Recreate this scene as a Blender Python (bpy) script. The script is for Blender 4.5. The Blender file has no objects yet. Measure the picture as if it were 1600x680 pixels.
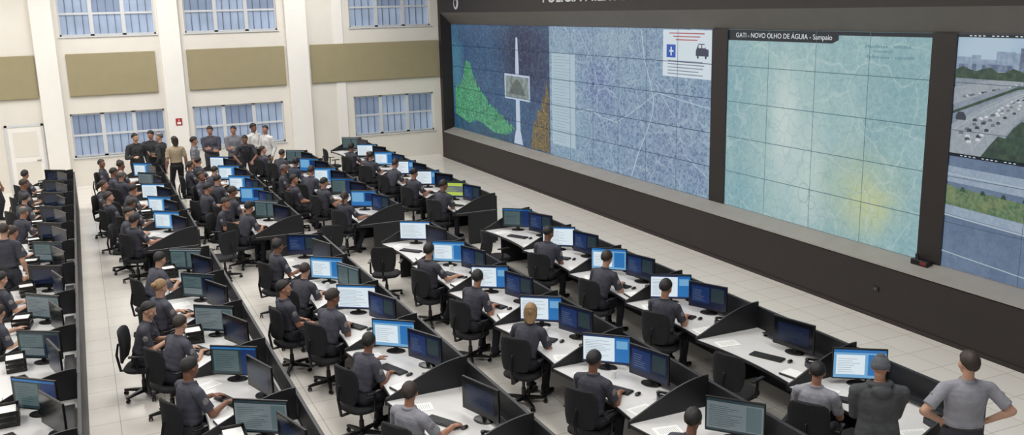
import bpy, bmesh, math, random
from mathutils import Vector, Matrix
from mathutils.bvhtree import BVHTree
random.seed(7)
S=bpy.context.scene
COL=S.collection
try:
    S.view_settings.view_transform='Standard'
except Exception: pass
V=Vector
def lin(c):
    c=c/255.0
    return c/12.92 if c<=.04045 else ((c+.055)/1.055)**2.4
def C(r,g,b): return (lin(r),lin(g),lin(b),1)

# ---------------------------------------------------------------- materials
def mat(name,col,rough=.5,metal=0,noise=.08,nscale=15,em=0,spec=.5,bump=0):
    m=bpy.data.materials.new(name); m.use_nodes=True
    nt=m.node_tree; b=nt.nodes['Principled BSDF']
    b.inputs['Base Color'].default_value=col
    b.inputs['Roughness'].default_value=rough
    b.inputs['Metallic'].default_value=metal
    b.inputs['Specular IOR Level'].default_value=spec
    out=None
    if noise:
        tc=nt.nodes.new('ShaderNodeTexCoord'); n=nt.nodes.new('ShaderNodeTexNoise')
        n.inputs['Scale'].default_value=nscale; n.inputs['Detail'].default_value=3
        nt.links.new(tc.outputs['Object'],n.inputs['Vector'])
        r=nt.nodes.new('ShaderNodeValToRGB')
        r.color_ramp.elements[0].position=.3; r.color_ramp.elements[1].position=.7
        r.color_ramp.elements[0].color=[max(0,x*(1-noise)) for x in col[:3]]+[1]
        r.color_ramp.elements[1].color=[min(1,x*(1+noise)) for x in col[:3]]+[1]
        nt.links.new(n.outputs['Fac'],r.inputs['Fac'])
        out=r.outputs['Color']
        nt.links.new(out,b.inputs['Base Color'])
        if bump:
            bp=nt.nodes.new('ShaderNodeBump'); bp.inputs['Strength'].default_value=bump; bp.inputs['Distance'].default_value=.03
            nt.links.new(n.outputs['Fac'],bp.inputs['Height']); nt.links.new(bp.outputs['Normal'],b.inputs['Normal'])
    if em:
        b.inputs['Emission Color'].default_value=col
        b.inputs['Emission Strength'].default_value=em
        if out: nt.links.new(out,b.inputs['Emission Color'])
        k=[x*.15 for x in col[:3]]+[1]
        if not out: b.inputs['Base Color'].default_value=k
    return m
EM={}
def emat(name,col,em=.85,rough=.35):
    if name not in EM: EM[name]=mat(name,col,rough,0,0,1,em)
    return EM[name]

def paint(name,base,blobs=(),nz=None,vor=None,em=.8,jit=.35):
    """emissive picture on a flat display; coordinates are world Y,Z metres on the display plane"""
    m=bpy.data.materials.new(name); m.use_nodes=True
    nt=m.node_tree; N=nt.nodes; L=nt.links; b=N['Principled BSDF']
    b.inputs['Roughness'].default_value=.4
    b.inputs['Base Color'].default_value=(.02,.02,.02,1)
    g=N.new('ShaderNodeNewGeometry'); src=g.outputs['Position']
    def mix(fac,a,bb):
        mx=N.new('ShaderNodeMix'); mx.data_type='RGBA'
        if hasattr(fac,'links'): L.new(fac,mx.inputs[0])
        else: mx.inputs[0].default_value=fac
        if hasattr(a,'links'): L.new(a,mx.inputs[6])
        else: mx.inputs[6].default_value=a
        mx.inputs[7].default_value=bb
        return mx.outputs[2]
    cur=base
    wn_=N.new('ShaderNodeTexNoise'); wn_.inputs['Scale'].default_value=3.5; wn_.inputs['Detail'].default_value=6; L.new(src,wn_.inputs['Vector'])
    wa=N.new('ShaderNodeVectorMath'); wa.operation='MULTIPLY_ADD'; L.new(wn_.outputs['Color'],wa.inputs[0]); wa.inputs[1].default_value=(jit,)*3; L.new(src,wa.inputs[2])
    ws=N.new('ShaderNodeVectorMath'); ws.operation='SUBTRACT'; L.new(wa.outputs[0],ws.inputs[0]); ws.inputs[1].default_value=(jit/2,)*3
    if nz:
        for (sc,amt,col) in nz:
            n=N.new('ShaderNodeTexNoise'); n.inputs['Scale'].default_value=sc; n.inputs['Detail'].default_value=7
            L.new(src,n.inputs['Vector'])
            mr=N.new('ShaderNodeMapRange'); mr.inputs[1].default_value=.45; mr.inputs[2].default_value=.6; mr.inputs[4].default_value=amt
            L.new(n.outputs['Fac'],mr.inputs[0])
            cur=mix(mr.outputs[0],cur,col)
    for (y,z,ry,rz,amt,col) in blobs:
        s=N.new('ShaderNodeVectorMath'); s.operation='SUBTRACT'; L.new(ws.outputs[0],s.inputs[0]); s.inputs[1].default_value=(12,y,z)
        k=N.new('ShaderNodeVectorMath'); k.operation='MULTIPLY'; L.new(s.outputs[0],k.inputs[0]); k.inputs[1].default_value=(0,1/ry,1/rz)
        ln=N.new('ShaderNodeVectorMath'); ln.operation='LENGTH'; L.new(k.outputs[0],ln.inputs[0])
        mr=N.new('ShaderNodeMapRange'); mr.interpolation_type='SMOOTHSTEP'
        mr.inputs[1].default_value=.1; mr.inputs[2].default_value=1; mr.inputs[3].default_value=amt; mr.inputs[4].default_value=0
        L.new(ln.outputs['Value'],mr.inputs[0])
        cur=mix(mr.outputs[0],cur,col)
    if vor:
        for (sc,w,amt,col) in vor:
            n=N.new('ShaderNodeTexNoise'); n.inputs['Scale'].default_value=sc*.8
            L.new(src,n.inputs['Vector'])
            ad=N.new('ShaderNodeVectorMath'); ad.operation='MULTIPLY_ADD'; L.new(n.outputs['Color'],ad.inputs[0]); ad.inputs[1].default_value=(1.2/sc,)*3; L.new(src,ad.inputs[2])
            v=N.new('ShaderNodeTexVoronoi'); v.feature='DISTANCE_TO_EDGE'; v.inputs['Scale'].default_value=sc
            L.new(ad.outputs[0],v.inputs['Vector'])
            mr=N.new('ShaderNodeMapRange'); mr.inputs[1].default_value=w*.5; mr.inputs[2].default_value=w; mr.inputs[3].default_value=amt; mr.inputs[4].default_value=0
            L.new(v.outputs['Distance'],mr.inputs[0])
            cur=mix(mr.outputs[0],cur,col)
    if hasattr(cur,'links'): L.new(cur,b.inputs['Emission Color'])
    else: b.inputs['Emission Color'].default_value=cur
    b.inputs['Emission Strength'].default_value=em
    return m

# ---------------------------------------------------------------- mesh builder
def basis(d):
    z=d.normalized(); a=V((0,0,1)) if abs(z.z)<.9 else V((1,0,0))
    x=a.cross(z).normalized(); return x,z.cross(x),z
class MB:
    def __init__(s): s.v=[];s.f=[];s.m=[];s.mats=[]
    def mi(s,m):
        if m not in s.mats: s.mats.append(m)
        return s.mats.index(m)
    def add(s,vs,fs,m,M=None):
        o=len(s.v); i=s.mi(m)
        for v in vs:
            v=V(v); s.v.append(tuple(M@v) if M is not None else tuple(v))
        for f in fs: s.f.append([k+o for k in f]); s.m.append(i)
    def box(s,c,d,m,bev=0,M=None,seg=2):
        bm=bmesh.new(); bmesh.ops.create_cube(bm,size=1)
        for v in bm.verts: v.co=V((v.co.x*d[0],v.co.y*d[1],v.co.z*d[2]))
        if bev: bmesh.ops.bevel(bm,geom=bm.edges[:],offset=bev,segments=seg,profile=.5,affect='EDGES')
        bm.verts.index_update()
        s.add([v.co+V(c) for v in bm.verts],[[v.index for v in f.verts] for f in bm.faces],m,M); bm.free()
    def b2(s,lo,hi,m,bev=0,M=None):
        s.box([(a+b)/2 for a,b in zip(lo,hi)],[abs(b-a) for a,b in zip(lo,hi)],m,bev,M)
    def loft(s,rings,m,M=None):
        n=len(rings[0]); vs=[p for r in rings for p in r]; fs=[]
        for j in range(len(rings)-1):
            for i in range(n):
                k=(i+1)%n
                fs.append([j*n+i,j*n+k,(j+1)*n+k,(j+1)*n+i])
        fs.append([i for i in range(n)][::-1]); e=(len(rings)-1)*n; fs.append([e+i for i in range(n)])
        s.add(vs,fs,m,M)
    def tube(s,p0,p1,r0,r1,m,n=12,M=None):
        p0=V(p0);p1=V(p1);x,y,z=basis(p1-p0)
        s.loft([[p+(x*math.cos(a)+y*math.sin(a))*r for a in [2*math.pi*i/n for i in range(n)]] for p,r in ((p0,r0),(p1,r1))],m,M)
    def caps(s,p0,p1,r0,r1,m,n=14,M=None):
        p0=V(p0);p1=V(p1)
        if (p1-p0).length<1e-5: p1=p0+V((0,0,1e-4))
        x,y,z=basis(p1-p0); R=[]
        for t in (85,60,30,0): t=math.radians(t); R.append((p0-z*r0*math.sin(t),r0*math.cos(t)))
        for t in (0,30,60,85): t=math.radians(t); R.append((p1+z*r1*math.sin(t),r1*math.cos(t)))
        s.loft([[p+(x*math.cos(a)+y*math.sin(a))*r for a in [2*math.pi*i/n for i in range(n)]] for p,r in R],m,M)
    def ell(s,c,r,m,M=None,n=16,k=9,fn=None):
        R=[]
        for j in range(k+1):
            t=-math.pi/2+math.pi*(j+.02*(j==0)-.02*(j==k))/k
            ring=[]
            for i in range(n):
                a=2*math.pi*i/n; d=V((math.cos(t)*math.cos(a),math.cos(t)*math.sin(a),math.sin(t)))
                q=fn(d) if fn else 1
                ring.append(V((c[0]+d.x*r[0]*q,c[1]+d.y*r[1]*q,c[2]+d.z*r[2]*q)))
            R.append(ring)
        s.loft(R,m,M)
    def lathe(s,prof,m,n=20,M=None):
        s.loft([[V((r*math.cos(2*math.pi*i/n),r*math.sin(2*math.pi*i/n),z)) for i in range(n)] for r,z in prof],m,M)
    def prism(s,poly,axis,a,b,m,mcap=None,M=None):
        def P(p,h):
            if axis=='z': return V((p[0],p[1],h))
            if axis=='y': return V((p[0],h,p[1]))
            return V((h,p[0],p[1]))
        n=len(poly); vs=[P(p,a) for p in poly]+[P(p,b) for p in poly]
        fs=[[i,(i+1)%n,n+(i+1)%n,n+i] for i in range(n)]
        s.add(vs,fs,m,M)
        s.add(vs,[[i for i in range(n)][::-1],[n+i for i in range(n)]],mcap or m,M)
    def mesh(s,name,smooth=True,ang=35,recalc=True):
        me=bpy.data.meshes.new(name); me.from_pydata(s.v,[],s.f)
        for m in s.mats: me.materials.append(m)
        me.polygons.foreach_set('material_index',s.m)
        if recalc:
            bm=bmesh.new(); bm.from_mesh(me); bmesh.ops.recalc_face_normals(bm,faces=bm.faces[:]); bm.to_mesh(me); bm.free()
        if smooth:
            me.polygons.foreach_set('use_smooth',[True]*len(me.polygons))
            try: me.set_sharp_from_angle(angle=math.radians(ang))
            except Exception: pass
        me.update(); return me

def newobj(name,data,parent=None,M=None):
    o=bpy.data.objects.new(name,data); COL.objects.link(o)
    if parent: o.parent=parent
    if M is not None: o.matrix_local=M
    return o
def TR(x=0,y=0,z=0,rz=0,sc=1): return Matrix.Translation((x,y,z))@Matrix.Rotation(rz,4,'Z')@Matrix.Scale(sc,4)
def thing(name,label,cat,mesh=None,M=None,parts=(),group=None):
    o=newobj(name,mesh,None,M if M is not None else Matrix())
    if mesh is None: o.empty_display_size=.1
    o['label']=label; o['category']=cat
    if group: o['group']=group
    for p in parts:
        c=newobj(p[0],p[1],o,p[2] if len(p)>2 and p[2] is not None else Matrix())
        if len(p)>3 and p[3]: c['label']=p[3]
        if len(p)>4:
            for q in p[4]: newobj(q[0],q[1],c,q[2] if len(q)>2 else Matrix())
    return o
def recenter(mb):
    xs=[v[0] for v in mb.v];ys=[v[1] for v in mb.v];zs=[v[2] for v in mb.v]
    c=V(((min(xs)+max(xs))/2,(min(ys)+max(ys))/2,min(zs)))
    mb.v=[tuple(V(v)-c) for v in mb.v]; return c
def struct(name,mb,smooth=False):
    c=recenter(mb); o=newobj(name,mb.mesh(name,smooth),None,Matrix.Translation(c)); o['kind']='structure'; return o
def wthing(name,label,cat,mb,group=None,smooth=False):
    c=recenter(mb); return thing(name,label,cat,mb.mesh(name,smooth),Matrix.Translation(c),(),group)

# ---------------------------------------------------------------- camera
cam=bpy.data.cameras.new('camera'); co=bpy.data.objects.new('camera',cam); COL.objects.link(co)
cam.sensor_width=36; cam.lens=36*1466/1600; cam.clip_end=200
R=Matrix(((.9080,.1128,-.4034),(-.4181,.1897,-.8884),(-.0237,.9754,.2194)))
co.matrix_world=Matrix.Translation((0,0,5.2))@R.to_4x4()
S.camera=co

# ---------------------------------------------------------------- materials list
m_wall=mat('painted_wall_cream',C(218,213,204),.8,noise=.03,nscale=1.5)
m_wallw=mat('painted_wall_white',C(230,227,221),.75,noise=.02,nscale=2)
m_ceil=mat('ceiling_white',C(228,228,226),.9,noise=.02)
m_black=mat('black_brown_laminate_panel',C(34,27,26),.55,noise=.12,nscale=3)
m_dark=mat('charcoal_panel',C(18,18,22),.5,noise=.12,nscale=8)
m_edge=mat('dark_edge_band',C(34,34,38),.45,noise=.1)
m_desk=mat('pale_grey_laminate',C(202,201,200),.4,noise=.03,nscale=5)
m_plast=mat('black_plastic',C(17,17,19),.35,noise=.1)
m_plast2=mat('dark_grey_plastic',C(32,32,36),.45,noise=.1)
m_fab=mat('black_upholstery_fabric',C(19,19,23),.85,noise=.3,nscale=60,bump=.2)
m_metal=mat('brushed_metal',C(110,110,115),.35,.9,noise=.1)
m_olive=mat('khaki_fabric_panel',C(150,140,110),.95,noise=.03,nscale=3)
m_olive2=mat('khaki_panel_edge',C(128,120,94),.9,noise=.03)
m_frame=mat('window_frame_grey_white',C(200,202,204),.5,noise=.03)
m_glass=mat('daylit_glass_pane',C(140,154,176),.3,noise=.14,nscale=1.2,em=.42)
m_glass2=mat('window_blind_shade',C(116,130,154),.4,noise=.1,nscale=1.2,em=.34)
m_bar=mat('window_security_bar',C(92,100,118),.5,noise=.05)
m_sill=mat('greige_sill',C(150,146,140),.5,noise=.05,nscale=3)
m_bev=mat('grey_bezel',C(104,100,96),.5,noise=.05,nscale=3)
m_paper=mat('white_paper',C(226,226,224),.8,noise=.02)
m_red=mat('red_sign',C(160,40,35),.5,noise=.03)
m_white=mat('white_paint',C(225,225,225),.5,noise=.02)
m_key=mat('key_caps_black',C(40,40,44),.5,noise=.1)

mf=bpy.data.materials.new('raised_floor_tiles'); mf.use_nodes=True
nt=mf.node_tree; b=nt.nodes['Principled BSDF']; g=nt.nodes.new('ShaderNodeNewGeometry')
br=nt.nodes.new('ShaderNodeTexBrick'); br.offset=0; br.squash=1
br.inputs['Scale'].default_value=1; br.inputs['Mortar Size'].default_value=.005; br.inputs['Mortar Smooth'].default_value=.2
br.inputs['Brick Width'].default_value=.6; br.inputs['Row Height'].default_value=.6
br.inputs['Color1'].default_value=C(224,219,211); br.inputs['Color2'].default_value=C(220,215,207); br.inputs['Mortar'].default_value=C(166,159,150)
nt.links.new(g.outputs['Position'],br.inputs['Vector'])
nt.links.new(br.outputs['Color'],b.inputs['Base Color']); b.inputs['Roughness'].default_value=.2

# ---------------------------------------------------------------- room shell
XL,XR,YN,YF,ZC=-9,12.5,-2,31.4,7.6
mb=MB(); mb.b2((XL,YN,-.2),(XR,YF+.2,0),mf); struct('floor',mb)
mb=MB(); mb.b2((XL-.2,YN,ZC),(XR+.2,YF+.2,ZC+.2),m_ceil); struct('ceiling',mb)
mb=MB(); mb.b2((XL-.2,YN,-.2),(XL,YF+.2,ZC),m_wall); struct('wall_left',mb)
wins=[(-.35,2.35),(3.2,6.06),(8.45,11.32)]
mb=MB()
WT=.2
def wallpiece(x0,x1,z0,z1): mb.b2((x0,YF,z0),(x1,YF+WT,z1),m_wall)
wallpiece(XL,XR,0,1.0); wallpiece(XL,XR,2.33,4.64); wallpiece(XL,XR,6.2,ZC)
xs=[XL]+[q for w in wins for q in w]+[XR]
for i in range(0,len(xs),2):
    wallpiece(xs[i],xs[i+1],1.0,2.33); wallpiece(xs[i],xs[i+1],4.64,6.2)
struct('wall_back',mb)
wn=0
for (z0,z1) in ((1.0,2.33),(4.64,6.2)):
    for (x0,x1) in wins:
        wn+=1; mb=MB(); y=YF+.10
        mb.b2((x0,y+.03,z0),(x1,y+.05,z1),m_glass)
        f=.05
        mb.b2((x0,y-.03,z0),(x1,y+.03,z0+f),m_frame); mb.b2((x0,y-.03,z1-f),(x1,y+.03,z1),m_frame)
        mb.b2((x0,y-.03,z0),(x0+f,y+.03,z1),m_frame); mb.b2((x1-f,y-.03,z0),(x1,y+.03,z1),m_frame)
        for i in range(1,3):
            xx=x0+(x1-x0)*i/3; mb.b2((xx-.055,y-.03,z0),(xx+.055,y+.03,z1),m_frame)
        for i in range(12):
            if i%4==0: continue
            xx=x0+(x1-x0)*i/12; mb.b2((xx-.009,y-.0,z0),(xx+.009,y+.028,z1),m_bar)
        zz=z0+(z1-z0)*(.5 if z0<3 else .42); mb.b2((x0,y-.025,zz-.03),(x1,y+.03,zz+.03),m_frame)
        for i in range(3):
            a=x0+(x1-x0)*i/3; bb=x0+(x1-x0)*(i+1)/3
            if (i+wn)%2: mb.b2((a+.05,y+.02,zz),(bb-.05,y+.029,z1-.05),m_glass2)
        mb.b2((x0-.04,YF-.04,z0-.04),(x1+.04,YF+.1,z0),m_frame)
        struct('window_%d'%wn,mb)
tn=0
for (x0,x1) in ((-1.08,-.5),(2.42,3.02),(6.3,6.98),(7.9,8.2)):
    tn+=1; mb=MB(); mb.b2((x0,YF-(.14 if x1<7.5 else .03),0),(x1,YF,ZC),m_wallw); struct('trim_%d'%tn,mb)
mb=MB(); dx0,dx1=-2.08,-1.18
mb.b2((dx0-.07,YF-.04,0),(dx0,YF,2.12),m_frame); mb.b2((dx1,YF-.04,0),(dx1+.07,YF,2.12),m_frame); mb.b2((dx0-.07,YF-.04,2.05),(dx1+.07,YF,2.12),m_frame)
mb.b2((dx0,YF-.025,.01),(dx1,YF-.002,2.05),m_wallw)
mb.b2((dx0+.12,YF-.032,1.15),(dx1-.12,YF-.024,1.9),m_wall); mb.b2((dx0+.12,YF-.032,.2),(dx1-.12,YF-.024,1.0),m_wall)
mb.caps((dx1-.1,YF-.06,1.03),(dx1-.2,YF-.06,1.03),.012,.012,m_metal); mb.tube((dx1-.1,YF-.06,1.03),(dx1-.1,YF-.02,1.03),.012,.012,m_metal)
struct('door_1',mb)
mb=MB(); mb.b2((XL,YF-.02,0),(dx0-.08,YF,.1),m_wallw); mb.b2((dx1+.08,YF-.02,0),(-1.09,YF,.1),m_wallw); mb.b2((-.49,YF-.02,0),(2.41,YF,.1),m_wallw);mb.b2((3.03,YF-.02,0),(6.29,YF,.1),m_wallw);mb.b2((6.99,YF-.02,0),(11.55,YF,.1),m_wallw)
struct('baseboard_back',mb)
for (x0,x1) in ((-3.7,-1.12),(-.27,2.24),(3.17,6.22),(7.06,11.55)):
    mb=MB(); mb.box(((x0+x1)/2,YF-.03,3.49),(x1-x0,.055,1.27),m_olive,.012)
    mb.b2((x0,YF-.062,3.49-.635),(x1,YF-.05,3.49-.61),m_olive2)
    wthing('acoustic_panel','flat khaki fabric acoustic panel mounted on the cream wall','wall panel',mb,'khaki wall panels')
mb=MB(); mb.box((2.74,YF-.15,1.9),(.19,.02,.22),m_red,.004); mb.box((2.74,YF-.162,1.86),(.11,.006,.07),m_white); mb.caps((2.74,YF-.162,1.93),(2.74,YF-.162,1.97),.014,.009,m_white)
wthing('fire_safety_sign','small square red fire safety sign with white symbol','sign',mb)

# ---------------------------------------------------------------- video wall
Y0,Y1=2.0,31.38
mb=MB(); mb.b2((11.6,Y0,0),(12.45,Y1,.9),m_black); mb.b2((11.6,Y0,5.05),(12.45,Y1,ZC),m_black)
mb.b2((12.1,Y0,.9),(12.45,Y1,5.05),m_black); mb.b2((11.6,31.15,.9),(12.1,Y1,5.05),m_black)
struct('wall_right',mb)
mb=MB(); mb.prism([(11.58,.92),(12.1,.92),(12.1,1.07),(12.0,1.07),(11.58,.95)],'y',Y0,31.15,m_sill); struct('trim_10',mb)
mb=MB(); mb.prism([(11.6,5.05),(12.0,4.65),(12.1,4.65),(12.1,5.05)],'y',Y0,31.15,m_bev); struct('trim_11',mb)
mb=MB(); mb.b2((11.585,Y0,0),(11.6,31.15,.07),m_black); struct('baseboard_right',mb)
for i,(a,bq) in enumerate(((15.65,16.15),(10.15,10.6))):
    mb=MB(); mb.b2((11.96,a,1.07),(12.1,bq,4.65),m_black); struct('trim_%d'%(12+i),mb)
PX=12.0
def rect(mb,y0,y1,z0,z1,m,lay):
    x=PX-.004*lay
    mb.add([(x,y1,z0),(x,y0,z0),(x,y0,z1),(x,y1,z1)],[[0,1,2,3]],m)
def poly(mb,pts,m,lay):
    x=PX-.004*lay; mb.add([(x,y,z) for y,z in pts],[list(range(len(pts)))],m)
def strip(mb,pts,w,m,lay):
    for (a,b_),(c,d) in zip(pts[:-1],pts[1:]):
        t=V((c-a,d-b_)).normalized(); n=V((-t.y,t.x))*w
        poly(mb,[(a+n.x,b_+n.y),(c+n.x,d+n.y),(c-n.x,d-n.y),(a-n.x,b_-n.y)],m,lay)
def seams(mb,ya,yb,n,col,lay=7,rows=5,w=.007):
    m=emat('display_seam_%d_%d_%d'%col,C(*col),.5)
    for i in range(n+1):
        y=ya+(yb-ya)*i/n; rect(mb,max(ya,y-w),min(yb,y+w),1.07,4.65,m,lay)
    for j in range(rows+1):
        z=1.07+(4.65-1.07)*j/rows; rect(mb,ya,yb,max(1.07,z-w),min(4.65,z+w),m,lay)
def disp(mb,ya,yb): mb.b2((PX+.001,ya,1.07),(PX+.095,yb,4.65),m_plast)
rnd=random.Random(3)
# display 1
gr=C(40,156,104); gr2=C(104,204,136); gd=C(20,92,78)
p1=paint('display_picture_city',C(36,76,120),[(25.4,3.9,2.6,1.9,1,C(20,30,74)),(24.4,3.4,1.6,1.7,.9,C(28,40,86)),(30.8,3.3,.9,2.2,.8,C(74,132,156)),(30.2,4.3,1.2,.4,.5,C(40,60,100))],nz=[(1.6,.45,C(48,98,142)),(5,.4,C(24,48,92)),(12,.25,C(90,134,160))],vor=[(4,.06,.25,C(110,150,164)),(7,.08,.35,C(18,34,66))])
pg=paint('display_picture_green_hills',gr,nz=[(3,.75,gd),(8,.6,gr2),(18,.5,C(16,64,64))],vor=[(5,.12,.5,C(18,70,70)),(11,.12,.4,C(130,200,150))])
pgold=paint('display_picture_gold_lights',C(108,96,58),nz=[(5,.8,C(56,56,66)),(12,.8,C(160,134,70)),(26,.5,C(40,44,60))])
pdk=paint('display_picture_dark_shore',C(28,72,100),nz=[(4,.6,C(46,108,138)),(12,.5,C(20,48,80))])
mw=emat('display_white',C(200,212,220),.85); mwt=emat('display_white_tower',C(180,194,214),.8)
mgb=paint('display_inset_grey',C(140,154,152),nz=[(6,.7,C(90,108,112))])
mb=MB(); disp(mb,23.65,31.15); rect(mb,23.65,31.15,1.07,4.65,p1,1)
ridge=[(26.0,1.55),(26.5,1.7),(27.0,1.85),(27.5,2.0),(28.0,2.15),(28.4,2.35),(28.8,2.6),(29.2,2.9),(29.5,3.35),(29.9,3.4),(30.2,2.85),(30.5,2.6),(31.05,2.5)]
fine=[]
for (a,b_),(c,d) in zip(ridge[:-1],ridge[1:]):
    for q in range(6):
        t_=q/6; fine.append((a+(c-a)*t_,b_+(d-b_)*t_+rnd.uniform(-.1,.1)))
for i in range(len(fine)-1):
    (a,za),(c,zc)=fine[i],fine[i+1]
    lo=1.25+.25*math.sin(a*2)+rnd.uniform(-.05,.05)
    poly(mb,[(a,lo),(c,lo),(c,zc),(a,za)],pg,2)
poly(mb,[(31.1,1.08),(26.0,1.08),(26.4,1.3),(27.6,1.25),(28.8,1.5),(29.8,1.35),(31.1,1.6)],pdk,3)
poly(mb,[(25.93,1.1),(25.62,1.1),(25.66,3.5),(25.72,4.3),(25.84,4.3),(25.9,3.5)],mwt,3)
poly(mb,[(26.1,1.1),(25.45,1.1),(25.6,1.5),(25.95,1.5)],mwt,4)
rect(mb,24.9,26.7,2.44,3.2,mwt,4); rect(mb,24.98,26.62,2.5,3.14,mgb,5)
poly(mb,[(26.4,2.6),(25.2,2.6),(25.5,2.95),(25.8,3.08),(26.1,2.9)],paint('display_inset_hill',C(92,104,100),nz=[(8,.5,C(60,70,72))]),6)
poly(mb,[(24.95,1.1),(23.7,1.1),(23.7,2.7),(23.85,3.2),(23.95,2.6),(24.1,2.75),(24.2,2.2),(24.45,2.3),(24.5,1.9),(24.7,1.95),(24.8,1.5)],pgold,2)
seams(mb,23.65,31.15,6,(28,52,80))
wthing('video_wall_display','large wall display showing white tower and green hills','video wall',mb,'video wall displays')
# display 2 : street map
p2=paint('display_map',C(104,142,170),[(20.9,3.2,1.2,.8,.9,C(58,86,156)),(20.2,2.3,1.5,.8,.5,C(84,108,156)),(17.6,2.3,1.7,1.2,.5,C(112,120,158)),(22.6,1.9,1.6,1.3,.6,C(126,174,184)),(22.9,3.4,1.1,2.0,.6,C(152,190,196)),(20,4.3,1.6,.5,.6,C(150,184,192)),(18.4,1.4,1.6,.5,.5,C(92,108,146)),(19.2,3.6,.9,.6,.5,C(132,168,184))],
   nz=[(1.2,.5,C(122,160,182)),(3,.6,C(84,116,158)),(9,.5,C(146,174,192)),(20,.5,C(66,90,136))],vor=[(1.0,.025,.55,C(184,206,216)),(2.4,.05,.5,C(162,188,206)),(4.5,.10,.45,C(70,92,142)),(6.5,.12,.5,C(156,176,204)),(12,.14,.4,C(168,190,206))],em=.8)
mb=MB(); disp(mb,16.15,23.65); rect(mb,16.15,23.65,1.07,4.65,p2,1)
rect(mb,22.15,23.5,1.4,3.92,emat('display_list_panel',C(166,188,200),.8),2)
ml=emat('list_line',C(132,156,174),.75)
for i in range(30):
    z=3.84-i*.08; rect(mb,22.3+rnd.random()*.5,23.4,z-.012,z,ml,3)
rect(mb,16.2,18.0,3.6,4.62,mw,2)
mredl=emat('display_red_text',C(170,90,96),.8); mbl=emat('display_blue_icon',C(40,80,170),.85); mgr=emat('display_grey_text',C(120,130,150),.8); mdk=emat('display_dark_icon',C(60,66,90),.7)
for z,w,m in ((4.55,1.3,mredl),(4.48,1.0,mredl),(4.41,.8,mredl)): rect(mb,17.1-w/2,17.1+w/2,z-.014,z+.01,m,3)
rect(mb,17.5,17.85,4.02,4.3,mbl,3); rect(mb,17.64,17.69,4.06,4.25,mw,4); rect(mb,17.57,17.74,4.14,4.18,mw,4)
poly(mb,[(16.75,4.08),(16.3,4.08),(16.3,4.22),(16.4,4.24),(16.45,4.34),(16.66,4.34),(16.72,4.24),(16.75,4.2)],mdk,3)
rect(mb,16.42,16.52,4.25,4.32,mw,4); rect(mb,16.55,16.65,4.25,4.32,mw,4)
rect(mb,16.64,16.7,4.03,4.1,mdk,4); rect(mb,16.36,16.42,4.03,4.1,mdk,4)
for z in (3.95,3.88,3.81,3.74,3.67): rect(mb,16.4+rnd.random()*.3,17.8,z-.012,z+.008,mgr,3)
mro=emat('display_road',C(172,192,206),.8)
for pts,w in (([(19.3,1.1),(19.0,1.7),(18.67,2.2),(18.4,2.7),(18.36,3.0),(18.5,3.4),(18.76,3.9),(18.9,4.6)],.018),([(22.1,2.4),(21.4,2.54),(20.7,2.4),(20.0,2.34),(19.2,2.7),(18.2,3.2),(17.3,3.1),(16.2,3.0)],.01),([(21.9,4.5),(21.3,3.9),(20.9,3.2),(21.0,2.6),(20.4,1.9),(20.1,1.1)],.009),([(18.3,3.4),(17.4,2.6),(17.1,1.9),(16.2,1.5)],.01)):
    strip(mb,pts,w,mro,2)
seams(mb,16.15,23.65,6,(58,84,112))
wthing('video_wall_display','large wall display showing grey-blue street map and white window','video wall',mb,'video wall displays')
# display 3 : pale grey-cyan map
p3=paint('display_cyan_map',C(140,178,184),[(13.7,2.6,1.8,2.8,.75,C(180,206,204)),(13.9,2.9,.55,1.6,.6,C(214,226,222)),(13.2,1.9,.6,1.5,.5,C(212,226,216)),(12.2,3.1,.5,1.4,.35,C(180,204,204)),(11.9,1.9,1.4,1.2,.6,C(190,204,160)),(11.7,1.75,.7,.65,.5,C(206,208,136)),(11.1,3.9,1.1,1.1,.5,C(118,162,172)),(15.3,3.4,.7,1.4,.5,C(118,164,180)),(15.1,1.4,.9,.7,.45,C(102,160,176)),(11.0,1.3,.6,.5,.4,C(120,170,182))],
   nz=[(.9,.4,C(158,194,196)),(3,.35,C(122,164,174)),(8,.3,C(178,204,204)),(20,.2,C(110,150,162))],vor=[(1.1,.02,.3,C(200,218,216)),(3,.05,.22,C(108,152,164)),(7,.1,.22,C(186,208,206))],em=.82)
mb=MB(); disp(mb,10.6,15.65); rect(mb,10.6,15.65,1.07,4.65,p3,1)
mtb=emat('display_title_bar',C(26,36,48),.5)
rect(mb,10.6,15.65,4.58,4.65,mtb,2)
poly(mb,[(15.65,4.44),(12.75,4.44),(12.6,4.5),(12.6,4.65),(15.65,4.65)],mtb,3)
mlb=emat('display_label',C(108,142,154),.8)
for (yy,zz,w,h) in ((11.75,4.42,.5,.025),(11.2,4.42,.35,.025),(11.7,4.25,.5,.025),(11.15,4.25,.4,.025),(11.6,4.34,.4,.02)):
    for q in range(9): rect(mb,yy-w/2+q*w/9,yy-w/2+q*w/9+w/13,zz-h,zz+h*rnd.random(),mlb,3)
mlo=emat('display_loop_lines',C(132,166,168),.8)
for (cy,cz,r,sq) in ((13.3,1.7,.14,1.3),(13.1,1.55,.1,1.2)):
    n=18
    for i in range(n):
        a=2*math.pi*i/n;b2=2*math.pi*(i+1)/n
        poly(mb,[(cy+r*math.cos(a),cz+sq*r*math.sin(a)),(cy+r*math.cos(b2),cz+sq*r*math.sin(b2)),(cy+(r+.01)*math.cos(b2),cz+sq*(r+.01)*math.sin(b2)),(cy+(r+.01)*math.cos(a),cz+sq*(r+.01)*math.sin(a))],mlo,2)
seams(mb,10.6,15.65,4,(96,130,142),w=.006)
d3=wthing('video_wall_display','large wall display showing pale cyan map with title bar','video wall',mb,'video wall displays')
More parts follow.
